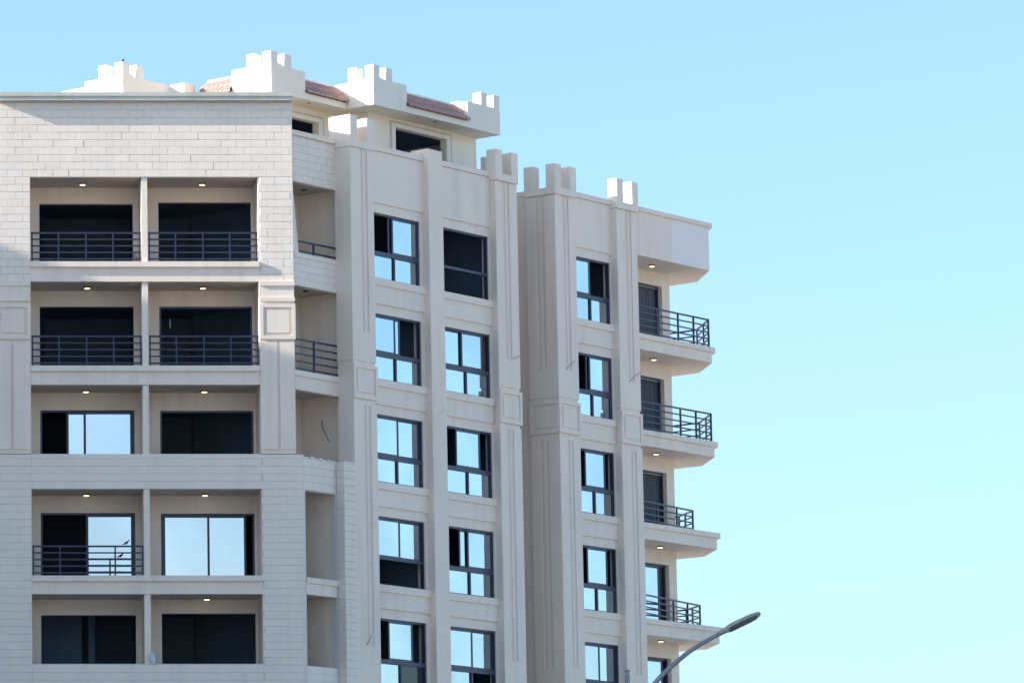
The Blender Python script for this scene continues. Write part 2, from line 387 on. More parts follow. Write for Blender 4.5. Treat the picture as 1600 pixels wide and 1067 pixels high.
# --- right facade and its mirror image on the left: brick-faced balcony band next to the front bay
for fr in (FR, FL):
    MB().wall(fr, 0, 2.3, 28.65, 30.1, -.56, -.34).build('parapet_wall', 'mortar', B)
    MB().wall(fr, 0, 2.3, 25.42, 26.44, -.56, -.34).build('parapet_wall', 'mortar', B)
    facing('brick_facing', fr, [(.0, 2.24, 28.655, 30.08), (.0, 2.24, 25.425, 26.30)], -.322, 28.66, .1, .011, vert=.010)
    box('coping', 'plaster', B, fr, -.1, 2.24, -.62, -.27, 30.10, 30.25)
    box('coping', 'plaster', B, fr, .05, 2.3, -.58, -.30, 26.30, 26.445)
    MB().slab_uz(fr, [(-.12, 28.64), (.02, 28.64), (.285, 26.446), (-.12, 26.446)], -.56, -.318).build('fin', 'plaster', B)
    box('balcony_edge', 'plaster', B, fr, 0, 2.3, -.56, -.325, 22.2, 22.62); box('coping', 'plaster', B, fr, -.05, 2.3, -.6, -.27, 22.62, 22.785)
    box('side_wall', 'plaster', B, fr, 2.42, 2.60, -2.2, -.30, 12.75, 28.74)
    box('balcony_wall', 'plaster', B, fr, .35, 2.44, -2.2, -2.0, 12.75, 28.73)
    box('side_wall', 'plaster', B, fr, .3, .5, -2.02, -1.0, 12.75, 28.73)
    # lower band in line with the window wall
    MB().wall(fr, 0, 1.64, 0, 20.06, -.24, -.02, [(.07, 1.55, 16.26, 19.07), (.07, 1.55, 13.75, 15.905)]).build('wall', 'mortar', B)
    facing('brick_facing', fr, [(.012, 1.56, 19.075, 20.055), (.012, 1.56, 8.6, 13.745), (1.555, 1.60, 13.745, 19.07)], 0, SOF[3], .1)
    box('sill', 'plaster', B, fr, .07, 1.60, -.28, .05, 16.25, 16.42); box('lintel', 'plaster', B, fr, .05, 1.56, -.06, 0, 15.905, 16.25)
    box('side_wall', 'plaster', B, fr, 1.56, 2.44, -2.02, -.05, 12.75, 19.9)
    box('wall_cap', 'plaster', B, fr, .05, 2.14, -.5, -.05, 19.9, 20.1)
    # brick pier that stands before the lower part of the first corner pier
    box('brick_pier', 'mortar', B, fr, 1.615, 2.15, -.3, .262, 0, 20.09)
    LP = Frame(fr.p(1.615, 0, 0), fr.n, -fr.u)                               # its left-hand face
    facing('brick_facing', fr, [(1.60, 2.15, 8.6, 20.08)], .292, SOF[3], .35)
    facing('brick_facing', LP, [(0.0, .262, 8.6, 20.08)], .022, SOF[3], .1)
for k in range(5):                                                    # rough mortar left on top of the unfinished band
    uu = (.35, .75, 1.2, 1.72, 2.0)[k]
    MB().box(FR, uu, uu + rnd.uniform(.08, .22), -.02 if k < 3 else .1, .0 if k < 3 else .25, 20.04, 20.115 + rnd.uniform(0, .03)).build('mortar_lump', 'mortar', B)

# --- corner piers with grooved faces, panels and battlements
def pier(fr, u0, u1, nb_, nf, groove, lgroove=None, z_low=0.0):
    gu0, gu1 = groove
    def shaft(z0, z1, g0, g1):
        m = MB().wall(fr, u0, u1, z0, z1, nf - .075, nf, [(gu0, gu1, g0, g1)])
        s = m.build('pier', 'plaster', B)
        box('pier_core', 'plaster', s, fr, u0 + (.075 if lgroove else .002), u1 - .002, nb_, nf - .074, z0 + .001, z1 - .001)
        box('groove_back', 'pink', s, fr, gu0 - .01, gu1 + .01, nf - .09, nf - .028, g0 - .01, g1 + .01)
        w = (gu1 - gu0)
        box('groove_rib', 'plaster', s, fr, gu0 + w * .36, gu0 + w * .66, nf - .06, nf - .012, g0, g1)
        if lgroove:
            lf = Frame(fr.p(u0, 0, 0), fr.n, -fr.u); l0, l1 = lgroove
            MB().wall(lf, nb_, nf - .076, z0, z1, -.074, 0, [(l0, l1, g0, g1)]).build('pier_side', 'plaster', s)
            box('groove_back', 'pink', s, lf, l0 - .01, l1 + .01, -.09, -.028, g0 - .01, g1 + .01)
            box('groove_rib', 'plaster', s, lf, l0 + (l1 - l0) * .36, l0 + (l1 - l0) * .66, -.06, -.012, g0, g1)
    shaft(23.28, 29.96, 24.2, 29.93); shaft(z_low, 22.0, 14.5, 21.9)
    box('pier_neck', 'plaster', B, fr, u0 + .03, u1 - .03, nb_, nf - .03, 22.0, 23.28)
    panel('pier_panel', 'plaster', B, fr, u0 - .015, u1 + .015, nf - .06, nf + .045, 22.11, 23.17)
    if lgroove:
        lf = Frame(fr.p(u0, 0, 0), fr.n, -fr.u)
        panel('pier_panel', 'plaster', B, lf, nb_, nf + .043, -.06, .045, 22.11, 23.17)
def battlement(fr, u0, u1, n0, n1, spots, z0=29.97, zb=30.20, zt=30.97, m=.36, mat='plaster'):
    b0 = box('battlement', mat, B, fr, u0, u1, n0, n1, z0, zb)
    for k in spots:                                                   # c: outer corner, r: right end, l: left rear, b: right rear, w: closed left side
        q = {'c': (u0, u0 + m, n1 - m, n1), 'r': (u1 - m + .01, u1, n1 - .52, n1), 'l': (u0, u0 + m, n0, n0 + m), 'b': (u1 - m, u1, n0, n0 + .2), 'w': (u0, u0 + m, n0, n1)}[k]
        box('merlon', mat, b0, fr, *q, zb, zt)
    return b0
PA, PM, PB, PC, PD = (2.15, 3.31), (6.15, 6.89), (9.72, 10.88), (12.98, 14.12), (16.48, 17.65)
for fr in (FR, FL):
    pier(fr, *PA, -.34, .28, (2.66, 3.0)); battlement(fr, 2.135, 3.335, -.52, .31, 'wr')
    pier(fr, *PB, -.3, .28, (10.12, 10.46)); battlement(fr, 9.68, 10.89, -.87, .34, 'crb')
    box('pilaster', 'plaster', B, fr, *PM, -.4, .28, 0, 30.47); box('pilaster_head', 'plaster', B, fr, PM[0] - .12, PM[0], -.4, .06, 30.1, 30.34)
pier(FR, *PC, -.88, .28, (13.42, 13.74), (-.50, -.16)); battlement(FR, 12.94, 14.145, -.905, .33, 'clr')
pier(FR, *PD, -.3, .28, (16.98, 17.32)); battlement(FR, 16.46, 17.68, -.20, .34, 'cr')

# --- window walls of the right facade, sills and spandrels
OP = [(3.50, 6.03), (7.19, 9.67), (14.30, 16.45)]
BAY = [(3.31, 6.15), (6.89, 9.72), (14.12, 16.48)]
for fr, cols, u0, u1 in ((FR, (0, 1), 3.2, 10.8), (FR, (2,), 13.06, 17.6), (FL, (0, 1), 3.2, 10.8)):
    MB().wall(fr, u0, u1, 0, 30.08, -.22, 0, [(*OP[c], WB[r], WT[r]) for c in cols for r in range(6)]).build('wall', 'wing', B)
    for c in cols:
        a, b_ = BAY[c]
        for r in range(6):
            zt = 30.07 if r == 0 else WB[r - 1] - .22
            box('spandrel', 'wing', B, fr, a, b_, -.05, .055, WT[r] + .30, zt)
            box('sill', 'plaster', B, fr, a, b_, -.2, .11, WB[r] - .222, WB[r] - .001)
        box('coping', 'plaster', B, fr, a - .002, b_ + .002, -.28, .10, 30.08, 30.25)

# --- windows
def bar(m, fr, u0, u1, n0, n1, z0, z1): m.box(fr, u0, u1, n0, n1, z0, z1)
def ring(fr, u0, u1, z0, z1, n0, n1, t, tb=None): return MB().wall(fr, u0, u1, z0, z1, n0, n1, [(u0 + t, u1 - t, z0 + (tb or t), z1 - t)])
def sash(parent, fr, u0, u1, z0, z1, n, t=.06, glass='glass'):
    s = ring(fr, u0, u1, z0, z1, n - .02, n + .02, t).build('sash', 'frame', parent)
    box('pane', glass, parent, fr, u0 + t - .01, u1 - t + .01, n - .006, n + .006, z0 + t - .01, z1 - t + .01)
def window(fr, u0, u1, z0, z1, upper, lower, label=None):
    """upper: list of (start, end, track) of sliding sashes as shares of the width; lower: which of the two fixed lights are glazed"""
    t = .05; zt0 = z0 + .755; zt1 = z0 + .89; um = (u0 + u1) / 2
    m = MB().wall(fr, u0, u1, z0, z1, -.17, -.05, [(u0 + t, u1 - t, zt1, z1 - .06), (u0 + t, um - .03, z0 + .05, zt0), (um + .03, u1 - t, z0 + .05, zt0)]) if lower != 'none' else \
        MB().wall(fr, u0, u1, z0, z1, -.17, -.05, [(u0 + t, u1 - t, zt1, z1 - .06), (u0 + t, u1 - t, z0 + .05, zt0 + .05)])
    w = m.build('window', 'frame', B, label=label)
    W_ = u1 - u0 - 2 * t
    for a, b_, k in upper:
        sash(w, fr, u0 + t + a * W_, u0 + t + b_ * W_, zt1 - .01, z1 - .05, -.085 if k == 0 else -.135, .065)
    if lower != 'none':
        for side, (a, b_) in enumerate(((u0 + t, um - .03), (um + .03, u1 - t))):
            g_ = lower[side]
            if g_ != '-': box('pane', 'glass' if g_ == 'g' else 'dark_glass', w, fr, a - .01, b_ + .01, -.116, -.104, z0 + .04, zt0 + .01)
    return w
L0, L1 = (0, .53, 0), (.47, 1, 1)
cfg = {
 0: [([(.46, 1, 0), (.40, .94, 1)], 'gg', 'window with its left half slid open'), ([(0, .50, 0), (.10, .62, 1)], 'gg', 'window with its right half open'),
     ([L0, L1], 'gg', None), ([L0, L1], 'none', 'window without glass in its lower half'), ([(.25, .76, 0)], 'gd', 'window with one sash standing in the middle'), ([L0, L1], 'gg', None)],
 1: [([], 'none', 'empty window opening with only its frame'), ([(0, .44, 1), (.40, .90, 0)], 'gg', 'window with a gap at its right edge'),
     ([(.24, .78, 0)], 'gg', 'window with one sash standing in the middle'), ([(.30, .84, 1), (.46, 1, 0)], 'gg', 'window with its left third open'),
     ([L0, L1], 'g-', 'window with its lower right light missing'), ([L0, L1], 'gg', None)],
 2: [([(0, .50, 0)], 'gg', 'window with its right half open'), ([(.42, 1, 0), (.36, .9, 1)], 'gg', 'window with its left third open'),
     ([(.24, .80, 0)], 'gg', 'window with one sash standing in the middle'), ([(.24, .80, 0)], 'gg', 'window with one sash standing in the middle'),
     ([L0, L1], 'gg', None), ([L0, L1], 'gg', None)]}
for c in (0, 1, 2):
    for r in range(6): window(FR, *OP[c], WB[r], WT[r], *cfg[c][r])
for c in (0, 1):
    for r in range(6): window(FL, *OP[c], WB[r], WT[r], [L0, L1], 'gg')
# balcony doors of the front bay
def door(fr, u0, u1, z0, z1, nf, sashes, label=None, glass='door_glass', t=.06):
    m = MB().wall(fr, u0, u1, z0, z1, nf - .12, nf, [(u0 + t, u1 - t, z0 + .05, z1 - t)])
    d = m.build('balcony_door', 'frame', B, label=label); W_ = u1 - u0 - 2 * t
    for a, b_, k in sashes: sash(d, fr, u0 + t + a * W_, u0 + t + b_ * W_, z0 + .04, z1 - t + .01, nf - .035 - .05 * k, .07, glass)
    return d
ND = -1.80
door(FF, DU[0], DU[1], SLABTOP[2], DT[2][0], ND, [(.27, .53, 1), (.46, 1, 0)], 'sliding door with its left third open')
door(FF, DU[2], DU[3], SLABTOP[2], DT[2][1], ND, [], 'door frame without any sash')
door(FF, DU[0], DU[1], SLABTOP[3], DT[3][0], ND, [(.48, 1, 0)], 'sliding door with its left half open')
door(FF, DU[2], DU[3], SLABTOP[3], DT[3][1], ND, [(.0, .52, 0), (.46, .93, 1)], 'closed two-leaf sliding door')
door(FF, DU[2], DU[3], SLABTOP[1], DT[1][1], ND, [], 'door frame without any sash')

# --- railings
def railing(path, z0, z1, posts, bars=5, fr=FR, t=.042, label=None):
    """path: list of (u, n); posts: list of (segment, share)"""
    P = [fr.p(u, n, 0) for u, n in path]
    root = empty('railing', P[0] + Vector((0, 0, z0)), B, label=label)
    for k in range(bars):
        z = z1 - (z1 - z0 - .12) * k / (bars - 1) if bars > 1 else z1
        h = t if k else t * 1.25
        for a, b_ in zip(P, P[1:]):
            d = (b_ - a); L = d.length; d.normalize(); f2 = Frame((a.x, a.y, 0), d, (d.y, -d.x, 0))
            box('rail', 'rail', root, f2, 0, L, -h / 2, h / 2, z - h, z)
    for sgm, q in posts:
        a, b_ = P[sgm], P[sgm + 1]; d = (b_ - a); L = d.length; d.normalize(); f2 = Frame((a.x, a.y, 0), d, (d.y, -d.x, 0))
        box('post', 'rail', root, f2, q * L - .024, q * L + .024, -.027, .027, z0, z1 + .002)
    return root
fivep = [(0, .01), (0, .25), (0, .5), (0, .745), (0, .99)]
for r in (0, 1):
    for a, b_ in ((XL + .015, DV0 - .015), (DV1 + .015, XR - .015)):
        railing([(a, -.06), (b_, -.06)], FLR[r] - .005, FLR[r] + (.925 if r == 0 else .94), fivep, fr=FF)
railing([(XL + .015, -.06), (DV0 - .015, -.06)], FLR[3] - .005, FLR[3] + .925, fivep, fr=FF)
railing([(.28, -.42), (2.36, -.42)], 26.44, 26.86, [(0, .42), (0, .985)], bars=2)
railing([(.1, -.42), (2.38, -.42)], 22.78, 23.80, [(0, .01), (0, .44), (0, .985)])
SL = [25.97, 22.735, 19.63, 16.44]                                    # tops of the corner balconies at the far end
for r in (0, 1):
    railing([(17.7, -.08), (22.34, -.08), (23.9, -1.6), (24.0, -4.2)], SL[r] - .005, SL[r] + .99,
            [(0, .02), (0, .33), (0, .60), (0, .80), (0, .995), (1, .45), (1, .99), (2, .5), (2, .99)])
railing([(17.7, -.80), (22.98, -1.34), (24.0, -2.6), (24.2, -4.2)], SL[2] - .005, SL[2] + .95,
        [(0, .02), (0, .28), (0, .52), (0, .78), (0, .995), (1, .55), (1, .99), (2, .99)])
railing([(17.7, -.45), (23.35, -1.4), (24.3, -2.6), (24.5, -4.2)], SL[3] - .005, SL[3] + .93,
        [(0, .02), (0, .42), (0, .62), (0, .82), (0, .995), (1, .55), (1, .99), (2, .99)])

# --- far end: corner balconies
slab_poly = [(17.6, 0), (22.36, 0), (24.0, -1.6), (24.08, -2.9), (24.08, -9), (17.6, -9)]
lip_poly = [(17.62, .07), (22.48, .07), (24.10, -1.55), (24.16, -2.9), (24.16, -8.95), (17.62, -8.95)]
SO2 = [28.63, 25.45, 22.22, 19.09, 15.91]
MB().prism(FR, slab_poly, 28.63, 30.12).build('roof_fascia', 'plaster', B)
MB().prism(FR, lip_poly, 30.12, 30.27).build('coping', 'plaster', B)
box('pale_panel', 'patch', B, FR, 20.12, 22.352, -.02, .004, 28.64, 30.115, label='paler end of the fascia')  # thin paler panel over the far end of the fascia
for r in range(4):
    MB().prism(FR, slab_poly, SO2[r + 1], SL[r] - .165).build('balcony_slab', 'plaster', B)
    MB().prism(FR, lip_poly, SL[r] - .165, SL[r]).build('balcony_lip', 'plaster', B)
NW = -1.5
FD = (19.35, 21.68)
fd_top = [28.16, 24.96, 21.74, 18.60, 15.43]; fd_bot = [SL[0], SL[1], SL[2], SL[3], 12.9]
MB().wall(FR, 17.6, 22.14, 0, 28.66, NW - .22, NW, [(*FD, fd_bot[r] + .0, fd_top[r]) for r in range(5)]).build('balcony_wall', 'wing', B)
box('wall', 'wing', B, FR, 21.92, 22.135, -9.0, NW - .221, 0, 28.66); box('wall', 'wing', B, FR, 17.4, 17.605, -1.6, -.2, 0, 28.66)
for r in range(3):
    d = door(FR, *FD, fd_bot[r], fd_top[r], NW - .15, [], 'balcony door hung with a dark curtain' , t=.05)
    box('curtain', 'curtain', d, FR, FD[0] + .03, FD[1] - .05, NW - .25, NW - .235, fd_bot[r] + .04, fd_top[r] - .07)
    box('track', 'lamp_metal', d, FR, FD[0] + .05, FD[1] - .05, NW - .19, NW - .155, fd_top[r] - .085, fd_top[r] - .055)
d = door(FR, *FD, fd_bot[3], fd_top[3], NW - .15, [(.0, .87, 0)], 'balcony door with a glazed left leaf', glass='glass', t=.07)
box('curtain', 'curtain', d, FR, FD[0] + 1.95, FD[1] - .05, NW - .25, NW - .235, fd_bot[3] + .04, fd_top[3] - .07)
door(FR, *FD, fd_bot[4], fd_top[4], NW - .15, [(.0, .9, 0)], 'balcony door with a wide glazed leaf', glass='glass', t=.07)
# body of the far block and the light well between the two blocks
MB().prism(FR, [(13.25, -.2), (17.45, -.2), (17.45, -1.68), (21.95, -1.68), (21.95, -9), (13.25, -9)], 29.1, 29.3).build('roof', 'soffit', B)
for r in range(4):
    MB().prism(FR, [(13.25, -.2), (17.45, -.2), (17.45, -1.68), (21.95, -1.68), (21.95, -8.9), (13.25, -8.9)], SO2[r + 1] + .01, SL[r] - .02).build('floor_slab', 'soffit', B)
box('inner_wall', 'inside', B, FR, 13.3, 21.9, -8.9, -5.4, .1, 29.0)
box('inner_wall', 'inside', B, FR, 17.29, 17.398, -5.45, -.23, .1, 29.0)  # dark lining that paints the far room's shade onto its wall
box('wall', 'wing', B, FR, 13.06, 13.24, -10, -.222, 0, 30.05); box('coping', 'plaster', B, FR, 13.02, 13.30, -10, -.89, 30.05, 30.2)
box('wall', 'wing', B, FR, 10.62, 10.8, -10, -.222, 0, 30.05); box('wall', 'wing', B, FR, 10.78, 13.08, -9.9, -9.7, 0, 30.05)
box('coping', 'plaster', B, FR, 10.58, 10.84, -10, -.89, 30.05, 30.2)
box('wall', 'wing', B, FR, 10.8, 22.1, -14.2, -10.0, 0, 29.2)

# --- ceiling lights
def ceiling_light(p, lit=True, r=.115, label=None):
    m = MB().lathe([(r * .75, .01), (r, 0), (r, -.03), (r * .82, -.042)], p, seg=18)
    o = m.build('ceiling_light', 'rim', B, label=label)
    MB().lathe([(r * .78, -.035), (r * .74, -.056), (r * .4, -.066)], p, seg=16).build('lens', 'lens' if lit else 'lens_off', o, smooth=True)
for r, xs in enumerate(((5.53, 9.22), (5.65, 9.21), (5.6, 9.24), (5.6, 9.23), (9.25,))):
    for x in xs: ceiling_light((x, Y0 + (1.04, 1.0, 1.25, 1.32, 1.24)[r], SOF[r]))
for r, (u, n) in enumerate(((20.12, -.82), (20.2, -.9), (20.1, -.83), (20.3, -.9), (20.05, -.8))): ceiling_light(FR.p(u, n, SO2[r]))
ceiling_light(FR.p(1.69, -1.19, 28.715), False, .09, 'unlit ceiling light'); ceiling_light(FR.p(1.41, -.95, 25.476), False, .09, 'unlit ceiling light')

# --- penthouse on the roof
UO = [(-1.59, -12), (-1.59, -5.75), (.66, -5.75), (.66, -5.13), (1.216, -5.13), (1.216, -2.056), (5.02, -2.056), (5.02, -.96), (11.76, -.96), (11.76, -12)]
ins = .02
UI = [(-1.59 + ins, -12 + ins), (-1.59 + ins, -5.75 - ins), (.66 + ins, -5.75 - ins), (.66 + ins, -5.13 - ins), (1.216 + ins, -5.13 - ins), (1.216 + ins, -2.056 - ins), (5.02 + ins, -2.056 - ins), (5.02 + ins, -.96 - ins), (11.76 - ins, -.96 - ins), (11.76 - ins, -12 + ins)]
MB().prism(FR, UI, 31.915, 32.09).build('penthouse_roof', 'cream', B)
# walls
PW2, PW1 = -1.86, -2.956
MB().wall(FR, 5.9, 11.66, 29.2, 31.93, PW2 - .22, PW2, [(7.29, 10.0, 30.0, 31.62)]).build('penthouse_wall', 'penthouse', B)
MB().wall(FR, 2.1, 6.1, 29.2, 31.93, PW1 - .22, PW1, [(2.3, 4.69, 30.1, 31.53)]).build('penthouse_wall', 'penthouse', B)
box('penthouse_wall', 'penthouse', B, FR, 5.9, 6.1, PW1, PW2 - .221, 29.2, 31.93)
box('penthouse_wall', 'penthouse', B, FR, 2.1, 2.32, -11.8, PW1 - .221, 29.2, 31.93); box('penthouse_wall', 'penthouse', B, FR, -.7, 2.1, -6.9, -6.65, 29.2, 31.93)
box('penthouse_wall', 'penthouse', B, FR, -.7, -.5, -11.8, -6.9, 29.2, 31.93); box('penthouse_wall', 'penthouse', B, FR, 11.44, 11.65, -11.8, PW2 - .221, 29.2, 31.93)
box('penthouse_wall', 'penthouse', B, FR, -.7, 11.65, -12, -11.8, 29.2, 31.93)
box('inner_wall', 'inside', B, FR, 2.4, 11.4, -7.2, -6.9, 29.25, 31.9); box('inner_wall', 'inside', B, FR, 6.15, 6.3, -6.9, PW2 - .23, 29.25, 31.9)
for (a, b_, zt, n) in ((7.29, 10.0, 31.62, PW2), (2.3, 4.69, 31.53, PW1)):
    MB().wall(FR, a - .20, b_ + .22, 29.85, zt + .14, n - .02, n + .035, [(a - .012, b_ + .012, 29.86, zt + .012)]).build('window_surround', 'white', B)
    MB().wall(FR, a - .27, b_ + .29, 29.8, zt + .20, n - .02, n + .018, [(a - .19, b_ + .21, 29.84, zt + .135)]).build('window_surround', 'coping', B)
# battlemented blocks
def block(u0, u1, n0, n1, z0, zt, merlons, zm):
    b0 = box('battlement', 'white', B, FR, u0, u1, n0, n1, z0, zt)
    for a in merlons: box('merlon', 'white', b0, FR, *a, zt, zm)
MT, MZ = 32.785, 33.2
block(1.216, 2.93, -3.63, -2.056, 31.9, MT, [(1.216, 1.56, -2.38, -2.056), (1.9, 2.25, -2.38, -2.056), (1.216, 1.55, -3.04, -2.70)], MZ)
block(5.02, 6.75, -1.98, -.96, 31.9, MT, [(5.02, 5.34, -1.29, -.96), (5.68, 6.0, -1.29, -.96), (5.02, 5.34, -1.97, -1.63)], MZ)
block(10.0, 11.76, -2.7, -.96, 31.9, MT - .02, [(10.74, 11.07, -1.29, -.96), (11.44, 11.76, -1.29, -.96)], MZ - .01)
for a in ((11.44, 11.755, -2.695, -2.36), (11.44, 11.755, -3.4, -3.06)): box('merlon', 'white', B, FR, *a, MT - .02, MZ - .01)  # unseen rear merlons, added to shade the far pier's crown
box('penthouse_coping', 'white', B, FR, 11.42, 11.752, -11.9, -2.702, 31.95, MT - .02)
box('room_shade_sheet', 'inside', B, FR, 6.12, 11.43, -6.88, PW2 - .23, 31.84, 31.9); box('room_shade_sheet', 'inside', B, FR, 2.33, 5.89, -6.88, PW1 - .23, 31.84, 31.9)  # dark sheets painting shade into the penthouse rooms
block(-1.59, .66, -7.34, -5.75, 31.6, 32.53, [(-1.59, -1.25, -6.08, -5.75), (-.93, -.6, -6.08, -5.75), (-1.59, -1.26, -6.75, -6.42)], 32.95)
block(.66, 1.216, -5.73, -5.13, 31.9, 32.53, [], 32.6)
box('fascia_flank', 'white', B, FR, 5.10, 5.5, -2.75, -1.98, 31.95, MT - .03)
box('penthouse_coping', 'white', B, FR, -1.0, -.7, -11.9, -7.34, 31.9, 32.52)
# fascia strips and tiled slopes between the blocks
def tiled(fr, u0, u1, nf):
    box('fascia', 'white', B, fr, u0, u1, nf - .3, nf, 31.905, 32.105)
    box('penthouse_coping', 'white', B, fr, u0, u1, nf - .86, nf - .60, 31.95, MT - .01)
    m = MB(); pitch = .2; nseg = int((u1 - u0) / pitch * 8)
    for k, (q0, q1, lift) in enumerate(((-.04, .54, 0), (.46, 1.0, .0))):
        prev = None
        for j in range(nseg + 1):
            u = u0 + (u1 - u0) * j / nseg; wv_ = .045 * abs(math.sin(math.pi * (u - u0) / pitch)) ** .7
            row = []
            for q in (q0, q1):
                off = .08 * (1 - (q - q0) / (q1 - q0)) + .02
                n_, z_ = nf - .60 * q, 32.11 + .55 * q
                row.append(fr.p(u, n_ + (wv_ + off) * .68, z_ + (wv_ + off) * .73))
            row.insert(0, row[0] - Vector((0, 0, .075)))
            i = len(m.v); m.v += [tuple(x) for x in row]
            if prev is not None:
                for a in range(2): m.f.append((prev + a, i + a, i + a + 1, prev + a + 1))
            prev = i
    m.build('roof_tiles', 'tile', B, kind='stuff')
    MB().slab_uz(Frame(fr.p(u0 + .002, 0, 0), fr.n, fr.u), [(nf - .01, 32.09), (nf - .61, 32.65), (nf - .61, 32.0), (nf - .01, 32.0)], 0, u1 - u0 - .004).build('roof_slope', 'mortar', B)
tiled(FR, 6.75, 10.0, -.96); tiled(FR, 2.93, 5.08, -2.056)
FLW = Frame(FR.p(1.216, 0, 0), RN, -RU)                               # the face that looks left: u runs along n, n points left
tiled(FLW, -5.13, -3.63, 0)
for u, n in ((3.5, -2.37), (8.54, -1.2)):
    MB().lathe([(.05, .02), (.07, 0), (.07, -.012), (.03, -.02)], FR.p(u, n, 31.915), seg=12).build('soffit_vent', 'rim', B)
# upstand at the left edge of the roof
box('roof_upstand', 'plaster', B, Frame((3.02, Y0 + 2.2, 0), (-1, 0, 0), (0, 1, 0)), 0, 1.3, 0, 1.4, 29.2, 32.02)

# ------------------------------------------------------------------ unseen block inferred from its long shadow, lengthened to dim the front bay
NBX, NBZ = -30.0, 26.65 + .385 * (2.94 + 30.0)
NB = empty('neighbouring_building', (-40, 90, 0)); tag(NB, 'unseen plain apartment block to the left, lengthened to dim the front bay', 'building')
FN = Frame((NBX, 0, 0), (0, 1, 0), (1, 0, 0)); NY0, NY1 = 45, 139.7
nbw = [(u, z) for u in range(48, 138, 6) for z in [2 + 3.2 * k for k in range(11)]]
MB().wall(FN, NY0, NY1, 0, NBZ - .3, -.3, 0, [(u, u + 2.0, z, z + 1.6) for u, z in nbw]).build('wall', 'plaster', NB)
for u, z in nbw:
    w = ring(FN, u, u + 2.0, z, z + 1.6, -.16, -.08, .06).build('window', 'frame', NB)
    box('pane', 'dark_glass', w, FN, u + .05, u + 1.95, -.13, -.11, z + .05, z + 1.55)
box('wall', 'plaster', NB, FN, NY0, NY0 + .3, -20, -.3, 0, NBZ - .3); box('wall', 'plaster', NB, FN, NY1 - .3, NY1, -20, -.3, 0, NBZ - .3); box('wall', 'plaster', NB, FN, NY0, NY1, -20.3, -20, 0, NBZ - .3)
box('roof', 'coping', NB, FN, NY0 - .05, NY1 + .05, -20.35, .05, NBZ - .3, NBZ)

# ------------------------------------------------------------------ street lamp
SLm = empty('street_lamp', (15.6, 100, 0)); tag(SLm, 'grey street lamp with a long curved arm in front of the corner balconies', 'street lamp')
MB().lathe([(.16, 0), (.16, .3), (.11, .35), (.075, 6), (.056, 10.02), (.062, 10.03), (.062, 10.08), (.05, 10.09), (.05, 10.15), (.066, 10.16), (.066, 10.19), (.03, 10.2)], (15.6, 100, 0), seg=18).build('mast', 'lamp_metal', SLm, smooth=False)
arm = [(15.62, 100, 8.3), (15.7, 100, 8.95), (15.9, 100, 9.5), (16.19, 100, 9.9), (16.45, 100, 10.17), (16.93, 100, 10.57), (17.35, 100, 10.83), (17.80, 100, 11.06)]
def catmull(pts, k=6):
    P = [Vector(p) for p in pts]; out = []
    for i in range(len(P) - 1):
        a, b_, c, d = P[max(i - 1, 0)], P[i], P[i + 1], P[min(i + 2, len(P) - 1)]
        for j in range(k):
            t_ = j / k; out.append(.5 * ((2 * b_) + (c - a) * t_ + (2 * a - 5 * b_ + 4 * c - d) * t_ ** 2 + (3 * b_ - a - 3 * c + d) * t_ ** 3))
    return out + [P[-1]]
MB().tube(catmull(arm), .060, .046, 14).build('arm', 'lamp_metal', SLm, smooth=True)
MB().lathe([(.075, 0), (.085, .03), (.085, .25), (.075, .28)], (15.6, 100, 8.2), seg=16).build('collar', 'lamp_metal', SLm)
ax = Vector((.80, 0, .385)).normalized(); roll = Vector((0, 1, 0)); upv = roll.cross(ax); upv = -upv if upv.z < 0 else upv
ang = math.radians(-28); r2 = roll * math.cos(ang) + upv * math.sin(ang); u2 = upv * math.cos(ang) - roll * math.sin(ang)
ho = Vector((17.62, 100, 10.985))
def hp(a, w, h): return ho + ax * a + r2 * w + u2 * h
hd = MB(); prof = [(0, .05, -.035, .04), (.16, .06, -.04, .05), (.22, .10, -.035, .055), (.30, .118, -.035, .062), (.75, .11, -.03, .055), (.92, .085, -.025, .042), (.98, .05, -.02, .02)]
rings = []
for a, w, h0, h1 in prof:
    i = len(hd.v); rings.append(i)
    hd.v += [tuple(hp(a, x * w, y)) for x, y in ((-1, h0), (1, h0), (1, h1 * .55), (.7, h1), (-.7, h1), (-1, h1 * .55))]
for i0, i1 in zip(rings, rings[1:]):
    for k in range(6): hd.f.append((i0 + k, i0 + (k + 1) % 6, i1 + (k + 1) % 6, i1 + k))
hd.f.append(tuple(rings[0] + k for k in range(6))); hd.f.append(tuple(rings[-1] + k for k in range(6)))
hd = hd.build('lamp_head', 'lamp_body', SLm)
ld = MB()
pts_ = [(.24, -.098), (.24, .098), (.74, .096), (.88, .078), (.88, -.078), (.74, -.096)]
i = 0; ld.v = [tuple(hp(a, w, -.033)) for a, w in pts_] + [tuple(hp(a, w, -.048)) for a, w in pts_]
ld.f = [tuple(range(6)), tuple(reversed(range(6, 12)))] + [(k, (k + 1) % 6, 6 + (k + 1) % 6, 6 + k) for k in range(6)]
ld.build('lamp_lens', 'lamp_dark', hd)

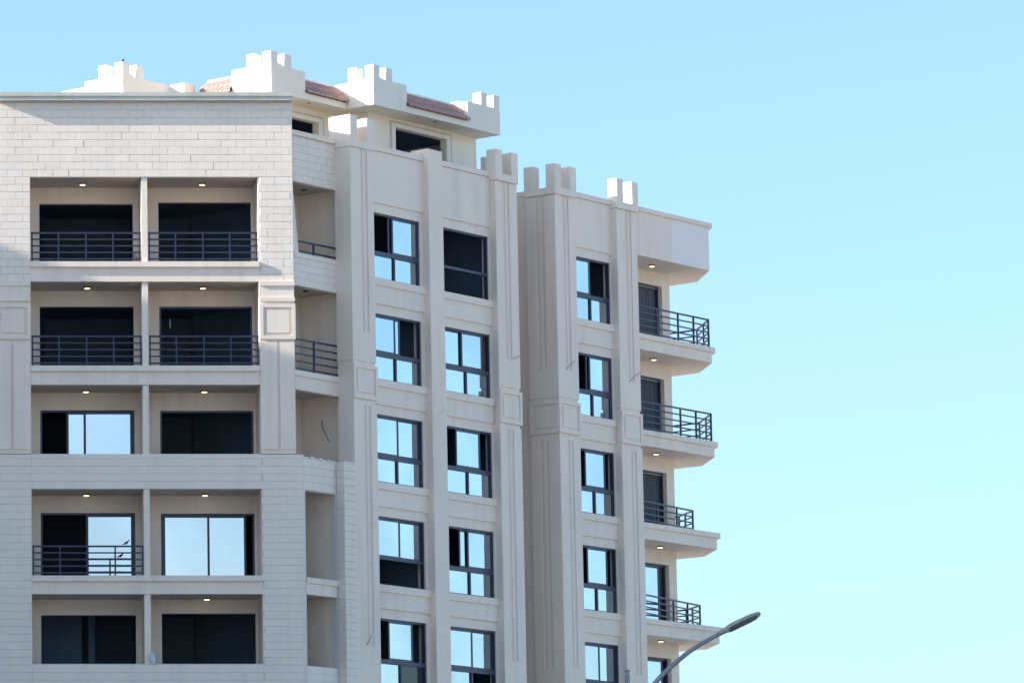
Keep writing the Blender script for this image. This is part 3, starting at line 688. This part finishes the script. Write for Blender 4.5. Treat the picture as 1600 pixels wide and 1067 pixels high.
# ------------------------------------------------------------------ small things
# two small dark birds, each one continuous body
def bird(base, k, yaw, label):
    base = Vector(base); q = Matrix.Rotation(yaw, 3, 'Z'); pg = MB(); rg = []
    sp = [(-.20, .05, .012), (-.13, .075, .030), (-.05, .11, .058), (.03, .14, .068), (.08, .18, .058), (.105, .225, .038), (.12, .25, .036), (.145, .258, .024), (.165, .254, .007), (.185, .25, .002)]
    for a, h, r in sp:
        rg.append(len(pg.v))
        pg.v += [tuple(base + q @ Vector((a, r * .9 * math.cos(2 * math.pi * m / 10), h + r * math.sin(2 * math.pi * m / 10))) * k) for m in range(10)]
    for i0, i1 in zip(rg, rg[1:]):
        for m in range(10): pg.f.append((i0 + m, i0 + (m + 1) % 10, i1 + (m + 1) % 10, i1 + m))
    pg.f.append(tuple(rg[0] + m for m in range(10))); pg.f.append(tuple(rg[-1] + m for m in range(10)))
    for sy in (-.025, .025): pg.tube([base + q @ Vector((.0, sy, -.005)) * k, base + q @ Vector((.01, sy, .09)) * k], .006 * k, seg=5)
    pg.build('bird', 'feather', smooth=True, cat='bird', label=label)
bird((6.90, Y0 + 2.95, 32.95), .5, math.radians(60), 'small dark bird perched on the leftmost roof battlement')
bird((6.75, Y0 + .06, FLR[3] + .925), .62, math.radians(10), 'small dark bird perched on the balcony rail before the half open sliding door')
# loose cables
def cable(pts, label, mat='cable_pale', r=.009, group='loose cables on the facade'):
    MB().tube(catmull(pts, 5), r, seg=6).build('cable', mat, None, smooth=True, label=label, cat='cable', group=group)
def onF(x, d, z): return Vector((x, Y0 + d, z))
cable([onF(5.8, 1.0, 25.44), onF(6.4, .8, 25.40), onF(6.9, .4, 25.42), onF(7.27, .12, 25.46)], 'pale cable slung under the ceiling of the left balcony, second row down')
cable([onF(9.0, 1.0, 22.26), onF(8.5, .8, 22.18), onF(7.9, .4, 22.22), onF(7.49, .1, 22.28)], 'pale cable slung under the ceiling of the right balcony, third row down')
cable([onF(5.8, 1.2, 19.07), onF(6.4, .9, 19.00), onF(6.9, .5, 19.03), onF(7.27, .12, 19.09)], 'pale cable slung under the ceiling of the left balcony, fourth row down')
cable([onF(8.9, 1.2, 19.07), onF(8.4, .9, 19.00), onF(7.9, .5, 19.04), onF(7.49, .1, 19.09)], 'pale cable slung under the ceiling of the right balcony, fourth row down')
cable([onF(9.1, 1.1, 15.88), onF(8.5, .8, 15.74), onF(8.0, .45, 15.80), onF(7.52, .05, 15.90), onF(7.50, .04, 15.6), onF(7.49, .04, 15.2)], 'pale cable drooping from the ceiling of the lowest right balcony')
cable([FR.p(10.5, .27, 24.22), FR.p(10.62, .36, 24.30), FR.p(10.9, .40, 24.40)], 'dark cable end sticking out right from the pier beside the recess', 'cable_dark', .009)
cable([FR.p(13.46, .25, 24.2), FR.p(13.5, .34, 24.32), FR.p(13.72, .40, 24.52)], 'short dark cable end pointing up from the double-faced corner pier', 'cable_dark', .009)
cable([FR.p(17.0, .25, 24.15), FR.p(17.1, .40, 24.35), FR.p(17.4, .42, 24.52), FR.p(17.66, .32, 24.56)], 'dark cable arching over to the curtained balcony door', 'cable_dark', .009)
cable([FR.p(2.60, .26, 14.50), FR.p(2.64, .33, 14.62), FR.p(2.75, .36, 14.82)], 'short dark cable end at the foot of the long pier groove', 'cable_dark', .009)
cable([FR.p(2.39, -1.15, 21.55), FR.p(2.30, -1.05, 21.3), FR.p(2.30, -.90, 21.0), FR.p(2.36, -.85, 20.85)], 'dark cable hanging from the wall of the balcony without a rail', 'cable_dark', .012)
# crumpled plastic film against the lowest partition
pf = bmesh.new(); bmesh.ops.create_icosphere(pf, subdivisions=3, radius=.12)
for v in pf.verts:
    k = 1 + .28 * math.sin(23 * v.co.x + 3) * math.sin(19 * v.co.z + 1) + rnd.uniform(-.10, .10); v.co = Vector((v.co.x * k * .95, v.co.y * k * .5, v.co.z * k * 1.5))
me = bpy.data.meshes.new('plastic_bundle'); pf.to_mesh(me); pf.free(); me.materials.append(M['film'])
o = bpy.data.objects.new('plastic_bundle', me); C.objects.link(o); o.location = (7.50, Y0 - .01, 13.797 + .165)
tag(o, 'crumpled clear plastic bundle on the ledge at the foot of the lowest balcony partition', 'plastic bundle')
# boards leaning in the top left balcony
bd = MB()
tl = Frame((6.96, Y0 + 1.2, 25.95), (1, 0, 0), (0, -1, 0))
bd.slab_uz(tl, [(0, 0), (.06, 0), (.20, .62), (.14, .62)], -.3, .1); bd.slab_uz(tl, [(.1, 0), (.14, 0), (.25, .5), (.21, .5)], -.25, .16)
bd.build('leaning_board', 'wood', cat='board', label='tan boards leaning in the right corner of the top left balcony')
# light tube hanging in the second-row doorway
MB().tube([(8.27, Y0 + 2.4, 24.70), (8.27, Y0 + 2.4, 24.42)], .022, seg=8).build('hanging_lamp', 'cable_pale', cat='lamp', label='small white bulb holder hanging in the framed doorway of the second row')
print('bricks', nb, 'objects', len(bpy.data.objects))
